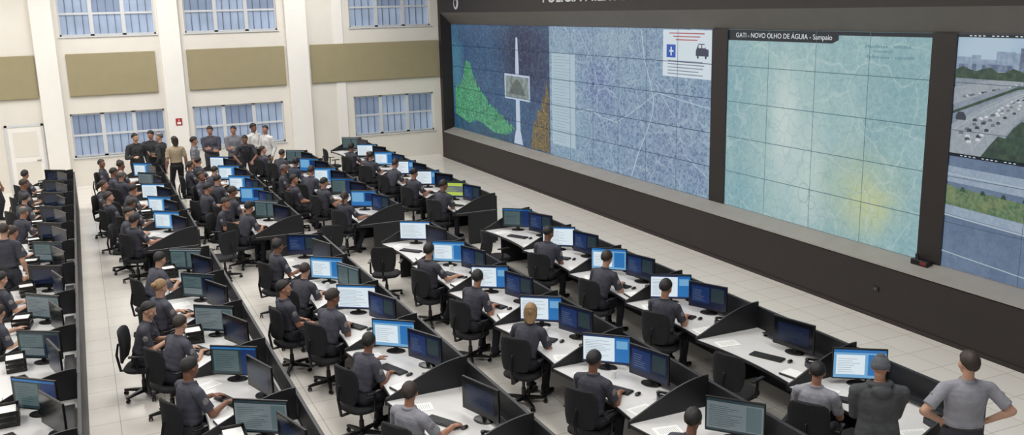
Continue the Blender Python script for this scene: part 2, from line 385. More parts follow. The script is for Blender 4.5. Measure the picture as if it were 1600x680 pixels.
# display 4 : traffic cameras
mroad=paint('display_highway',C(130,144,160),nz=[(1.5,.5,C(146,160,174)),(8,.35,C(104,118,134)),(20,.3,C(162,172,182))])
msky=paint('display_sky',C(164,192,214),nz=[(1,.4,C(196,212,224))])
mbd=paint('display_buildings',C(92,110,140),nz=[(9,.7,C(140,156,178)),(22,.5,C(66,82,110))])
mbd2=paint('display_buildings_far',C(132,152,178),nz=[(12,.7,C(156,174,194))])
mtree=paint('display_trees',C(38,70,56),nz=[(6,.8,C(24,44,46)),(14,.6,C(70,102,72)),(28,.5,C(18,32,36))])
mgrass=paint('display_grass_verge',C(84,118,84),nz=[(3,.7,C(124,140,96)),(8,.5,C(56,88,64)),(20,.5,C(140,150,110))])
mrd2=paint('display_lower_road',C(94,116,146),nz=[(1.4,.6,C(112,132,158)),(7,.35,C(74,94,124)),(22,.25,C(122,140,162))])
mcw2=paint('display_pale_carriageway',C(150,168,188),nz=[(2,.5,C(132,152,176)),(16,.4,C(176,188,200))])
mlane=emat('display_lane',C(176,188,200),.75); mcw=paint('display_carriageway',C(154,164,174),nz=[(6,.5,C(136,148,160)),(18,.4,C(174,180,186))])
mb=MB(); disp(mb,Y0,10.15)
rect(mb,Y0,10.15,2.85,4.65,mroad,1); rect(mb,Y0,10.15,4.1,4.6,msky,2)
y=10.15
while y>Y0+.5:
    w=.1+rnd.random()*.25; h=.06+rnd.random()*.16; rect(mb,y-w,y,4.12,4.2+h,mbd2,3); y-=w*.9
y=10.1
while y>Y0+.5:
    w=.07+rnd.random()*.16; h=.05+rnd.random()**2*.36; rect(mb,y-w,y,4.12,4.16+h,mbd,4); y-=w+rnd.random()*.12
poly(mb,[(10.15,4.0),(10.15,4.12)]+[(10.15-.12*i,4.13+.035*math.sin(i*1.7)+.02*rnd.random()) for i in range(1,66)]+[(Y0,4.12),(Y0,4.0)],mtree,5)
poly(mb,[(10.15,2.86),(10.15,3.3),(9.6,3.62),(9.1,3.85),(8.5,4.0),(7.6,4.04),(7.6,4.0),(8.4,3.9),(8.9,3.6),(9.2,3.25),(9.35,2.86)],mcw,3)
poly(mb,[(10.15,3.6),(9.6,3.8),(9.1,3.95),(8.5,4.05),(9.3,4.05),(10.15,3.86)],mcw,3)
for off in (0,.14,.28,.42):
    strip(mb,[(10.15-off*.9,3.2-off*.6),(9.6-off*.6,3.55-off*.35),(9.1-off*.3,3.8-off*.15),(8.5,4.0-off*.1)],.004,mlane,4)
strip(mb,[(10.15,3.48),(9.6,3.7),(9.1,3.9),(8.5,4.02)],.02,mtree,4)
mcar=[emat('car_white',C(204,208,214),.75),emat('car_dark',C(64,70,82),.6),emat('car_silver',C(150,156,164),.7),emat('car_grey',C(110,116,126),.7)]
for i in range(60):
    t=rnd.random(); lane=rnd.random()*.5
    y=10.1-1.6*t-lane*.8*(1-t); z=3.0+1.0*t**.8-lane*.35*(1-t)+.1*(1-t); s_=.034*(1-t)+.01
    if z<2.95: continue
    poly(mb,[(y+s_,z),(y-s_,z+.004),(y-s_,z+s_*.7),(y-s_*.5,z+s_*1.2),(y+s_*.6,z+s_*1.2),(y+s_,z+s_*.7)],rnd.choice(mcar),5)
for i in range(24):
    t=rnd.random(); y=10.1-1.3*t; z=3.68+.34*t; s_=.022*(1-t)+.009
    rect(mb,y-s_,y+s_,z,z+s_,rnd.choice(mcar),5)
poly(mb,[(10.08,3.38),(9.9,3.38),(9.9,3.44),(9.95,3.5),(10.04,3.5),(10.08,3.44)],mcar[1],5)
pts=[(9.45-i*.12,3.0+.5*math.sin(min(1.5,i*.2))+.07*rnd.random()+.05*math.sin(i*2.1)) for i in range(22)]
poly(mb,[(9.6,2.86)]+pts+[(6.0,3.5),(Y0,3.7),(Y0,2.86)],mtree,6)
rect(mb,Y0,10.15,4.6,4.65,mtb,6)
rect(mb,Y0,10.15,2.82,2.87,mtb,6)
rect(mb,Y0,10.15,1.07,2.82,mrd2,1)
poly(mb,[(10.15,2.42),(Y0,2.2),(Y0,2.55),(10.15,2.66)],mcw2,2)
edge=[(10.15-i*.2,2.36-.012*i+rnd.uniform(-.02,.02)) for i in range(41)]
poly(mb,edge+[(Y0+.1,1.75),(10.15,2.06)],mgrass,3)
poly(mb,[(10.15,2.06),(Y0,1.72),(Y0,1.55),(10.15,1.92)],mcw2,3)
strip(mb,[(10.15,2.54),(Y0,2.37)],.008,mlane,4); strip(mb,[(10.15,1.9),(Y0,1.53)],.012,mlane,4); strip(mb,[(10.15,1.32),(6.5,1.08)],.008,mlane,4)
for i in range(5): poly(mb,[(9.9-i*.35,2.3),(9.8-i*.35,2.3),(9.83-i*.35,2.36),(9.87-i*.35,2.37)],mtree,5)
for q in range(13):
    if q in (4,9): continue
    rect(mb,9.9-q*.075,9.94-q*.075,4.615,4.63,mw,7); rect(mb,9.9-q*.075,9.94-q*.075,2.837,2.85,mw,7)
seams(mb,Y0,10.15,6,(84,98,116),lay=8,w=.004)
wthing('video_wall_display','large wall display showing two live highway camera pictures','video wall',mb,'video wall displays')

def textmesh(txt,size,m,y,z,x,width=None,ext=.01,bold=0):
    cu=bpy.data.curves.new('lettering','FONT'); cu.body=txt; cu.size=size; cu.extrude=ext; cu.offset=bold
    o=bpy.data.objects.new('tmp',cu); COL.objects.link(o); bpy.context.view_layer.update()
    dg=bpy.context.evaluated_depsgraph_get(); me=bpy.data.meshes.new_from_object(o.evaluated_get(dg))
    bpy.data.objects.remove(o)
    mx=max(v.co.x for v in me.vertices); sx=1 if not width else width/mx
    for v in me.vertices: v.co=V((-v.co.z,-v.co.x*sx,v.co.y))
    me.materials.clear(); me.materials.append(m)
    return me,Matrix.Translation((x,y,z))
m_let=mat('silver_letters',C(200,200,204),.4,.0,noise=.02)
me,M=textmesh('POLÍCIA MILITAR DO ESTADO',.46,m_let,23.2,5.29,11.588,8.0,.012,.004)
thing('wall_lettering','silver capital lettering on black fascia above displays','lettering',me,M)
me,M=textmesh('GATI - NOVO OLHO DE ÁGUIA - Sampaio',.13,emat('title_letters',C(215,220,226),.85),15.4,4.5,PX-.02,2.65,.0005)
t=newobj('title_lettering',me); t.parent=d3; t.matrix_local=Matrix.Translation(-d3.location)@M
mb=MB(); Mx=Matrix.Translation((11.6,29.6,5.35))@Matrix.Rotation(-math.pi/2,4,'Y')
mb.lathe([(.2,0),(.2,.02),(.17,.03),(.165,.022)],m_let,28,Mx)
mb.prism([(.1,.1),(-.1,.1),(-.1,-.02),(-.05,-.1),(0,-.13),(.05,-.1),(.1,-.02)],'x',-.04,-.02,m_plast2,M=Matrix.Translation((11.6,29.6,5.35)))
wthing('crest_emblem','round silver emblem with shield on black fascia','emblem',mb)
m_dred=mat('dim_red_sticker',C(110,34,34),.5,noise=.1)
mb=MB(); mb.box((11.88,10.42,1.06),(.12,.34,.1),m_plast,.01); mb.box((11.817,10.34,1.07),(.006,.12,.05),m_dred,.001); mb.caps((11.88,10.5,1.1),(11.88,10.52,1.17),.035,.028,m_plast)
wthing('control_box','small black control box with dark red sticker','device',mb)
mb=MB(); mb.box((11.588,11.05,.5),(.02,.12,.08),m_edge,.004); mb.box((11.576,11.05,.5),(.006,.05,.04),m_metal,.001)
wthing('wall_socket','small grey power socket on the black base wall','socket',mb)

# ---------------------------------------------------------------- desks
def topfront(y): 
    t=(y+.82)/1.15
    return -.45-.12*min(1,t*t)
ys=[-1.48+1.83*i/14 for i in range(15)]
polyt=[(topfront(y),y) for y in ys][::-1]+[(.47,-1.48),(.47,.35)]
mb=MB(); mb.prism(polyt,'z',.70,.737,m_edge,m_edge)
mb.prism([(x+(.012 if x<0 else -.005),y) for x,y in polyt],'z',.737,.74,m_desk,m_desk)
me_top=mb.mesh('tabletop',False)
mb=MB(); mb.box((.49,-.565,.515),(.03,1.828,1.03),m_dark,.006); mb.box((.49,-.565,1.035),(.04,1.828,.018),m_edge,.004)
mb.box((.45,-.565,.35),(.02,1.75,.5),m_plast2)
me_back=mb.mesh('back_panel',False)
def fin(y):
    mb=MB(); pts=[(-.2,0),(.47,0),(.47,1.12)]
    for i in range(1,13):
        s=1-i/12.; pts.append((-.56+1.03*s,.775+.345*math.sin(s*math.pi/2)**1.15))
    pts+=[(-.57,.755),(-.57,.69),(-.2,.66)]
    mb.prism(pts,'y',y-.011,y+.011,m_dark); return mb.mesh('divider_panel',False)
me_fin=fin(.335); me_fin2=fin(-1.465)
mb=MB(); mb.box((.36,-.565,.785),(.12,1.2,.012),m_plast2,.003)
for yy in (-1.1,0): mb.box((.36,yy,.76),(.1,.02,.04),m_plast2)
me_shelf=mb.mesh('cable_shelf',False)

# ---------------------------------------------------------------- monitors
W,H,ZB=.62,.385,.07
mb=MB(); mb.box((0,0,ZB+H/2),(.028,W,H),m_plast,.006)
mb.loft([[V((-.012-d,y*s,ZB+H/2+z*s)) for y,z in ((-.26,-.15),(.26,-.15),(.26,.15),(-.26,.15))] for d,s in ((0,1),(.012,.96),(.034,.6))],m_plast)
me_mf=mb.mesh('monitor_frame',False)
mb=MB(); mb.b2((-.055,-.03,.01),(-.03,.03,ZB+H*.6),m_plast2,.004)
me_ms=mb.mesh('monitor_stand',False)
mb=MB(); mb.lathe([(.11,0),(.115,.004),(.11,.012),(.03,.018)],m_plast,24,Matrix.Translation((-.03,0,0))@Matrix.Diagonal((.85,1.15,1,1)))
me_mb=mb.mesh('monitor_base')
SC={}
def sc(name,base,rects):
    mb=MB(); w=W-.034; h=H-.038
    def q(u0,v0,u1,v1,m,lay):
        x=.0145+.0006*lay; mb.add([(x,-w/2+u0*w,ZB+.019+v0*h),(x,-w/2+u1*w,ZB+.019+v0*h),(x,-w/2+u1*w,ZB+.019+v1*h),(x,-w/2+u0*w,ZB+.019+v1*h)],[[0,1,2,3]],m)
    q(0,0,1,1,base,0)
    for i,r in enumerate(rects): q(*r[:4],r[4],1+(r[5] if len(r)>5 else 0))
    SC[name]=mb.mesh('screen',False,recalc=False)
sW=emat('screen_white',C(214,226,234),.9); sB=emat('screen_blue',C(38,110,176),.85); sB2=emat('screen_deep_blue',C(20,48,98),.7); sG=emat('screen_grey',C(120,134,142),.75)
sN=emat('screen_navy',C(22,32,60),.55,.25); sT=emat('screen_teal',C(46,64,70),.6,.25); sT2=emat('screen_teal_light',C(90,110,114),.6,.25); sT3=emat('screen_grey_light',C(120,132,136),.6,.25); sK=emat('screen_dark',C(20,24,30),.3,.2); sY=emat('screen_yellow_green',C(176,196,84),.85); sL=emat('screen_light_blue',C(112,166,206),.85)
def lines(u0,u1,v0,v1,n,m): return [(u0,v0+(v1-v0)*i/n,u0+(u1-u0)*(.5+.5*random.random()),v0+(v1-v0)*i/n+.012,m,2) for i in range(n)]
sc('white',sW,[(0,.93,1,1,sB,1),(0,0,1,.05,sB2,1)]+lines(.05,.9,.12,.86,11,sG))
sc('whiteblue',sW,[(.68,0,1,1,sB,1),(0,.94,1,1,sB2,1),(0,0,1,.05,sB2,2),(.72,.55,.96,.85,sL,2)]+lines(.04,.6,.12,.86,12,sG))
sc('greyblue',sL,[(.0,.9,1,1,sB,1),(.05,.12,.6,.82,sW,1),(.66,.1,.96,.84,sB,1)]+lines(.08,.55,.2,.75,7,sG))
sc('blue',sB,[(.04,.3,.5,.92,sL,1),(.56,.35,.94,.9,sB2,1),(0,0,1,.06,sB2,1)])
sc('navy',sN,[(.06,.2,.55,.9,sB2,1),(.6,.3,.95,.9,sT,1)]+lines(.1,.5,.3,.8,6,sG))
sc('teal',sT,[(.04,.1,.48,.88,sT2,1),(.54,.1,.96,.88,sT2,1),(0,.93,1,1,sG,1)]+lines(.08,.44,.15,.8,8,sT))
sc('dimgrey',sT3,[(0,0,1,.06,sT,1),(0,.92,1,1,sT,1),(.7,.1,.97,.88,sT2,1)]+lines(.05,.64,.14,.84,11,sT))
sc('dimsplit',sT,[(.04,.4,.6,.9,sT2,1),(.64,.1,.97,.9,sN,1),(.04,.08,.6,.36,sT3,1)]+lines(.08,.5,.45,.85,6,sT))
sc('tealblue',sT,[(.04,.1,.6,.88,sT2,1),(.66,.0,1,1,sB2,1),(0,.93,1,1,sB,1)]+lines(.08,.54,.15,.8,8,sT))
sc('dark',sK,[(.1,.15,.9,.85,sN,1)]+lines(.15,.8,.25,.78,7,sT))
sc('off',sK,[])
sc('yellow',sY,[(0,.0,1,.07,sB2,1),(0,.93,1,1,sT,1),(.1,.3,.9,.72,sT3,1)]+lines(.15,.8,.35,.65,5,sY))
def monitor(x,y,rz,scr,lab):
    return thing('computer_monitor',lab,'monitor',None,TR(x,y,.741,rz),[('monitor_frame',me_mf),('screen',SC[scr]),('monitor_stand',me_ms),('monitor_base',me_mb)],'desk monitors')
labs={'white':'black flat computer monitor showing a white document window','whiteblue':'black flat monitor showing white window with blue sidebar','greyblue':'black flat monitor showing white and light blue windows','blue':'black flat monitor with bright blue desktop picture','navy':'black flat monitor turned sideways with dark navy screen','teal':'black flat monitor with dim grey-green windows','dimgrey':'black flat monitor with dim grey text window','dimsplit':'black flat monitor with dim split windows','tealblue':'black flat monitor, dim grey-green window and blue sidebar','dark':'black flat monitor with nearly dark screen','off':'black flat monitor switched off','yellow':'black flat monitor showing yellow-green window'}

mb=MB(); mb.box((0,0,.01),(.145,.44,.018),m_plast,.005); me_kb=mb.mesh('keyboard_body',False)
mb=MB()
for i in range(5):
    for j in range(16):
        mb.box((-.052+i*.026,-.2+j*.0262,.022),(.021,.022,.007),m_key)
me_keys=mb.mesh('keys',False)
mb=MB(); mb.ell((0,0,.012),(.055,.03,.022),m_plast,fn=lambda d:1 if d.z>0 else .9); mb.caps((.045,0,.02),(.03,0,.031),.004,.004,m_metal,8); me_mouse=mb.mesh('computer_mouse')
mb=MB(); mb.prism([(-.1,0),(.1,0),(.1,.07),(-.1,.025)],'y',-.09,.09,m_plast2); 
for i in range(4):
    for j in range(3): mb.box((-.06+i*.028,.01+j*.026,.045+i*.0065),(.018,.018,.01),m_metal)
mb.box((.07,.035,.07),(.04,.08,.012),sT)
me_ph=mb.mesh('phone_base',False)
mb=MB(); mb.caps((-.075,-.055,.07),(.08,-.055,.105),.016,.016,m_plast); mb.ell((-.08,-.055,.06),(.027,.027,.022),m_plast); mb.ell((.085,-.055,.098),(.027,.027,.022),m_plast)
me_hs=mb.mesh('handset')
mb=MB(); mb.box((0,0,.0015),(.297,.21,.003),m_paper)
for i in range(10): mb.box((.11-i*.023,0,.0033),(.004,.15-.04*random.random(),.0006),m_bev)
me_pap=mb.mesh('paper_sheet',False)
mb=MB(); mb.lathe([(.028,0),(.032,.04),(.037,.09),(.034,.09),(.03,.02),(.0005,.012)],m_paper,18); me_cup=mb.mesh('paper_cup')
mb=MB(); mb.box((0,0,.013),(.22,.3,.026),m_plast2,.006); mb.box((0,0,.028),(.2,.28,.004),m_paper); me_bind=mb.mesh('ring_binder',False)
mb=MB()
for z in (.004,.07,.136):
    mb.box((0,0,z),(.24,.32,.008),m_plast)
    for s_ in (-1,1): mb.box((0,s_*.157,z+.02),(.24,.006,.04),m_plast)
    mb.box((.117,0,z+.02),(.006,.32,.04),m_plast); mb.box((-.01,0,z+.008),(.2,.28,.006),m_paper)
for a in (-.11,.11):
    for c in (-.157,.157): mb.box((a,c,.08),(.01,.01,.16),m_plast)
me_tray=mb.mesh('document_tray',False)

# ---------------------------------------------------------------- office chair (faces +x)
def se(cx,cy,cz,rx,ry,n=24,p=2.8,shear=0,bend=0):
    out=[]
    for i in range(n):
        a=2*math.pi*i/n; c,s_=math.cos(a),math.sin(a)
        x=rx*math.copysign(abs(c)**(2/p),c); y=ry*math.copysign(abs(s_)**(2/p),s_)
        out.append(V((cx+x+bend*(y*y),cy+y,cz)))
    return out
mb=MB(); mb.loft([se(0.02,0,z,rx,ry) for z,rx,ry in ((.405,.17,.18),(.41,.225,.235),(.43,.25,.255),(.455,.25,.255),(.472,.235,.24),(.478,.19,.2))],m_fab); me_seat=mb.mesh('seat')
mb=MB(); mb.loft([se(-.235-.03*max(0,(z-.75))*3+.02*math.sin((z-.6)*5),0,z,rx,ry,bend=.9) for z,rx,ry in ((.55,.012,.13),(.56,.026,.18),(.65,.032,.215),(.78,.032,.23),(.90,.03,.23),(.97,.028,.21),(1.0,.024,.175),(1.015,.01,.12))],m_fab); me_bk=mb.mesh('backrest')
mb=MB(); mb.box((-.16,0,.395),(.28,.05,.02),m_plast2,.004); mb.caps((-.29,0,.4),(-.32,0,.62),.018,.018,m_plast); mb.caps((-.32,0,.62),(-.285,0,.78),.018,.014,m_plast); me_sp=mb.mesh('back_support')
def armr(sg):
    mb=MB(); y=sg*.285
    mb.box((0.03,y,.68),(.25,.06,.025),m_plast,.01,seg=3); mb.caps((.02,y,.67),(.0,y,.47),.016,.018,m_plast); mb.caps((0,y,.46),(0.0,sg*.16,.4),.016,.014,m_plast)
    return mb.mesh('armrest')
me_al,me_ar=armr(1),armr(-1)
mb=MB(); mb.lathe([(.03,.09),(.034,.11),(.03,.24),(.021,.245),(.021,.39),(.06,.395),(.06,.405)],m_plast); me_gl=mb.mesh('gas_lift')
mb=MB()
for i in range(5):
    a=i*2*math.pi/5+.3; d=V((math.cos(a),math.sin(a),0)); n_=V((-d.y,d.x,0))
    def rg(r,w,z0,z1): return [d*r+n_*w+V((0,0,z0)),d*r-n_*w+V((0,0,z0)),d*r-n_*w*.8+V((0,0,z1)),d*r+n_*w*.8+V((0,0,z1))]
    mb.loft([rg(.0,.034,.07,.12),rg(.15,.027,.07,.108),rg(.31,.02,.062,.085)],m_plast)
me_sb=mb.mesh('star_base',False)
mb=MB()
for s_ in (-1,1): mb.lathe([(.004,-.011),(.02,-.011),(.026,-.008),(.026,.008),(.02,.011),(.004,.011)],m_plast,14,Matrix.Translation((0,s_*.016,.0265))@Matrix.Rotation(math.pi/2,4,'X'))
mb.tube((0,0,.03),(0,0,.066),.008,.008,m_metal,8); me_ca=mb.mesh('caster')
def chair(x,y,rz,lab='black fabric office chair with armrests on five casters'):
    P=[('seat',me_seat),('backrest',me_bk),('back_support',me_sp),('armrest',me_al),('armrest',me_ar),('gas_lift',me_gl)]
    cs=[]
    for i in range(5):
        a=i*2*math.pi/5+.3; cs.append(('caster',me_ca,TR(.29*math.cos(a),.29*math.sin(a),0,a+.7*i)))
    P.append(('star_base',me_sb,None,None,cs))
    return thing('office_chair',lab,'chair',None,TR(x,y,0,rz),P,'office chairs at the desks')

# ---------------------------------------------------------------- people
TAGS=['skin','shirt','trousers','shoe','eye','lip','patch']
PH={t:bpy.data.materials.new('person_'+t) for t in TAGS}
def ik(a,c,l1,l2,pole):
    d=c-a; L=min(d.length,(l1+l2)*.998); dn=d.normalized(); c=a+dn*L
    x=(l1*l1-l2*l2+L*L)/(2*L); h=math.sqrt(max(l1*l1-x*x,0)); p=(pole-dn*pole.dot(dn)).normalized()
    return a+dn*x+p*h,c
def hand(mb,w,d,n,ts,curl):
    d=d.normalized(); n=(n-d*n.dot(d)).normalized(); s=d.cross(n).normalized()
    if s.dot(ts)<0: s=-s
    rg=[]
    for t,wd,th in ((-.01,.024,.02),(.02,.03,.018),(.055,.041,.017),(.088,.043,.014),(.095,.036,.008)):
        c=w+d*t; rg.append([c+s*(wd*math.cos(a))+n*(th*math.sin(a)) for a in [2*math.pi*i/12 for i in range(12)]])
    mb.loft(rg,PH['skin'])
    for k,(off,L) in enumerate(((.034,.072),(.012,.082),(-.012,.076),(-.033,.06))):
        p=w+d*(.085-.004*abs(k-1))+s*off; a=curl*.5
        spread=s*(off*1.8)
        d1=(d*math.cos(a)-n*math.sin(a)+spread).normalized(); q=p+d1*L*.45
        a2=curl*1.5; d2=(d*math.cos(a2)-n*math.sin(a2)+spread).normalized(); r=q+d2*L*.32
        a3=curl*2.1; d3_=(d*math.cos(a3)-n*math.sin(a3)+spread).normalized(); e=r+d3_*L*.25
        mb.caps(p,q,.0102,.0092,PH['skin'],8); mb.caps(q,r,.0092,.0086,PH['skin'],8); mb.caps(r,e,.0086,.0076,PH['skin'],8)
    p=w+d*.025+s*.026; q=p+(d*.6+s*.75-n*.2).normalized()*.042; r=q+(d*.9+s*.3-n*.3).normalized()*.034
    mb.caps(p,q,.014,.0115,PH['skin'],8); mb.caps(q,r,.0115,.009,PH['skin'],8)
HEADS={}
def body(key,pz,lean,yaw,pitch,arms,ankles,knee=V((1,0,.3)),longs=False,bulk=1.0,vox=.0068,hood=False):
    mb=MB(); sk,sh,tr,so=PH['skin'],PH['shirt'],PH['trousers'],PH['shoe']
    l=math.radians(lean); up=V((math.sin(l),0,math.cos(l))); fx=V((math.cos(l),0,-math.sin(l))); P=V((0,0,pz))
    def pos(t): return P+(V((0,0,t)) if t<.05 else V((0,0,.05))+up*(t-.05))
    def ring(t,rx,ry,xo=0,n=24):
        c=pos(t); f=V((1,0,0)) if t<.05 else fx
        return [c+f*(xo+rx*bulk*math.cos(a))+V((0,ry*bulk*math.sin(a),0)) for a in [2*math.pi*i/n for i in range(n)]]
    mb.loft([ring(-.12,.07,.1),ring(-.09,.105,.15),(ring(-.03,.122,.175,-.01)),ring(.04,.118,.168),ring(.09,.108,.155)],tr)
    if longs: mb.loft([ring(-.06,.128,.182,-.005),ring(.0,.134,.186),ring(.10,.126,.172)],sh)
    else: mb.loft([ring(.065,.118,.165),ring(.095,.117,.163)],so)
    mb.loft([ring(.085,.118,.164),ring(.11,.127,.171,.005),ring(.15,.120,.162,.006),ring(.19,.126,.167,.01),ring(.225,.121,.165,.006),ring(.27,.124,.172,.004),ring(.35,.124,.182),ring(.42,.113,.187,-.006),ring(.465,.095,.17,-.01),ring(.50,.07,.115,-.01),ring(.53,.056,.066,-.004)],sh)
    Hc=pos(.52)+V((.018+.03*math.sin(l),0,.168))
    HM=Matrix.Translation(Hc)@Matrix.Rotation(math.radians(yaw),4,'Z')@Matrix.Rotation(math.radians(pitch),4,'Y')
    HEADS[key]=HM
    mb.caps(pos(.49),HM@V((-.022,0,-.06)),.056,.05,sk)
    for i in range(11):
        a=math.radians(30+i*30); a2=math.radians(30+(i+1)*30 if i<10 else 330)
        q0=pos(.532)+fx*(.064*math.cos(a))+V((0,.068*math.sin(a),0)); q1=pos(.532)+fx*(.064*math.cos(a2))+V((0,.068*math.sin(a2),0))
        mb.caps(q0,q1,.016,.016,sh,8)
    if hood:
        for i in range(9):
            a=math.radians(70+i*24.4); a2=math.radians(70+(i+1)*24.4)
            mb.caps(pos(.53)+fx*(.085*math.cos(a)-.01)+V((0,.10*math.sin(a),0)),pos(.53)+fx*(.085*math.cos(a2)-.01)+V((0,.10*math.sin(a2),0)),.034,.034,sh,10)
        mb.ell(tuple(pos(.47)-fx*.11),(.06,.11,.07),sh)
    for s_ in (-1,1):
        mb.caps(pos(.525)+fx*.055+V((0,s_*.03,0)),pos(.49)+fx*.078+V((0,s_*.045,0)),.015,.012,sh,8)
        if not hood:
            mb.box((0,0,0),(.035,.11,.010),sh,.003,Matrix.Translation(pos(.515)+V((-.008,s_*.135*bulk,-.018)))@Matrix.Rotation(-s_*.5,4,'X'))
            mb.box((0,0,0),(.010,.08,.09),sh,.003,Matrix.Translation(pos(.36)+fx*(.117*bulk)+V((0,s_*.082,0)))@Matrix.Rotation(l,4,'Y')@Matrix.Rotation(s_*.35,4,'Z'))
    mb.ell((-.012,0,.025),(.098,.077,.095),sk,HM); mb.ell((.02,0,-.035),(.068,.059,.084),sk,HM); mb.ell((.05,0,-.094),(.028,.033,.022),sk,HM)
    mb.caps((.086,0,.008),(.104,0,-.027),.008,.013,sk,8,HM); mb.caps((.072,-.034,.022),(.072,.034,.022),.013,.013,sk,8,HM)
    for s_ in (-1,1):
        mb.ell((-.005,s_*.078,-.008),(.019,.009,.031),sk,HM); mb.ell((.074,s_*.031,.003),(.012,.016,.012),sk,HM,8,5); mb.ell((.0795,s_*.031,.002),(.008,.009,.0045),PH['eye'],HM,8,5)
        mb.ell((.05,s_*.04,-.03),(.032,.026,.034),sk,HM,10,6)
    mb.caps((.079,-.02,-.064),(.079,.02,-.064),.008,.008,PH['lip'],8,HM)
    for i,s_ in enumerate((1,-1)):
        Sp=pos(.445)+V((0,s_*.19*bulk,0)); wr,pole,hd,bn,curl=arms[i]
        el,wr=ik(Sp,wr,.29,.26,pole)
        mb.caps(pos(.46)+V((0,s_*.08,0)),Sp,.075,.066,sh)
        if longs:
            mb.caps(Sp,el,.068,.056,sh); mb.caps(el,wr-(wr-el)*.06,.056,.042,sh); mb.caps(el,wr,.04,.03,sk)
        else:
            mb.caps(Sp,Sp+(el-Sp)*.5,.067,.060,sh); mb.tube(Sp+(el-Sp)*.45,Sp+(el-Sp)*.76,.062,.065,sh,16); mb.caps(Sp,el,.048,.042,sk); mb.caps(el,wr,.043,.028,sk)
            mid=el+(wr-el)*.28; mb.caps(el,mid,.044,.043,sk)
        out=V((0,s_,0)); pm=Sp+(el-Sp)*.32
        mb.ell(tuple(pm+out*.06),(.035,.012,.04),PH['patch'],None,10,6)
        tsd=V((0,-s_,0))
        if abs(hd.normalized().y)>.6: tsd=V((0,0,1))
        if hd.normalized().z<-.6: tsd=V((1,0,0))
        hand(mb,wr,hd,bn,tsd,curl)
        hp=P+V((.0,s_*.092,-.03)); ak=ankles[i]
        kn,ak=ik(hp,ak,.43,.42,knee+V((0,s_*.12,0)))
        mb.caps(hp,kn,.098*bulk,.066,tr); mb.caps(kn,ak,.064,.05,tr)
        mb.ell(tuple(kn+(ak-kn)*.3-V((.012,0,0))),(.06,.058,.11),tr,None,12,8)
        f=V((1,s_*.15,0)).normalized(); a0=V((ak.x,ak.y,.045))
        mb.caps(ak,a0,.043,.045,so); mb.caps(a0-f*.045,a0+f*.07,.043,.044,so); mb.caps(a0+f*.06-V((0,0,.008)),a0+f*.165-V((0,0,.012)),.041,.032,so)
        mb.tube(ak+(kn-ak)*.14,ak-(kn-ak)*.02,.058,.06,tr,14)
    src=BVHTree.FromPolygons([V(v) for v in mb.v],mb.f)
    me=bpy.data.meshes.new('src'); me.from_pydata(mb.v,[],mb.f)
    bm=bmesh.new(); bm.from_mesh(me); bmesh.ops.recalc_face_normals(bm,faces=bm.faces[:]); bm.to_mesh(me); bm.free()
    o=bpy.data.objects.new('tmp',me); COL.objects.link(o)
    r=o.modifiers.new('r','REMESH'); r.mode='VOXEL'; r.voxel_size=vox; r.use_smooth_shade=True
    s=o.modifiers.new('s','SMOOTH'); s.factor=.5; s.iterations=2
    bpy.context.view_layer.update(); dg=bpy.context.evaluated_depsgraph_get()
    out=bpy.data.meshes.new_from_object(o.evaluated_get(dg)); out.name='person_body'
    bpy.data.objects.remove(o)
    out.materials.clear()
    for t in TAGS: out.materials.append(PH[t])
    idx=[TAGS.index([k for k in PH if PH[k]==mb.mats[i]][0]) for i in range(len(mb.mats))]
    mi=[]
    for p in out.polygons:
        h=src.find_nearest(p.center); mi.append(idx[mb.m[h[2]]] if h[2] is not None else 0)
    out.polygons.foreach_set('material_index',mi); out.polygons.foreach_set('use_smooth',[True]*len(mi))
    return out
def A(w,pole,hd,bn,curl): return (V(w),V(pole),V(hd),V(bn),curl)
seatL=(V((.42,.13,.09)),V((.38,-.12,.09)))
up=(0,0,1)
BM={}
BM['s_type']=body('s_type',.575,8,8,14,(A((.40,.15,.79),(-.4,.5,-1),(1,-.25,-.1),up,.35),A((.40,-.15,.79),(-.4,-.5,-1),(1,.25,-.1),up,.35)),seatL)
BM['s_lean']=body('s_lean',.575,26,22,14,(A((.43,.17,.79),(-.3,.6,-1),(1,-.4,-.1),up,.3),A((.45,-.1,.79),(-.3,-.7,-1),(1,.4,-.1),up,.45)),seatL)
BM['s_mouse']=body('s_mouse',.575,2,30,4,(A((.27,.12,.70),(-.4,.6,-1),(1,-.3,-.3),(0,.3,1),.5),A((.42,-.24,.79),(-.3,-.5,-1),(1,.05,-.1),up,.3)),(V((.44,.16,.09)),V((.24,-.12,.09))))
BM['s_chin']=body('s_chin',.575,18,-12,18,(A((.40,.12,.79),(-.4,.5,-1),(1,-.7,0),up,.4),A((.38,-.05,.80),(-.3,-.6,-1),(1,.6,0),up,.5)),(V((.36,.16,.09)),V((.44,-.1,.09))))
BM['s_lap']=body('s_lap',.575,-6,-28,0,(A((.26,.13,.70),(-.4,.6,-1),(1,-.4,-.25),(0,.3,1),.5),A((.27,-.12,.70),(-.4,-.6,-1),(1,.4,-.25),(0,-.3,1),.5)),(V((.46,.17,.09)),V((.40,-.17,.09))))
BM['s_reach']=body('s_reach',.575,20,40,6,(A((.50,.26,.84),(-.3,.7,-.8),(1,.2,.1),up,.25),A((.38,-.12,.79),(-.4,-.6,-1),(1,.3,-.1),up,.4)),(V((.40,.18,.09)),V((.34,-.16,.09))))
BM['s_ear']=body('s_ear',.575,10,15,10,(A((.12,.14,1.27),(1,.8,-.8),(-.3,-.25,1),(0,1,.2),.7),A((.40,-.16,.79),(-.4,-.5,-1),(1,.25,-.1),up,.35)),seatL)
st=(V((0.02,.12,.09)),V((-.02,-.12,.09)))
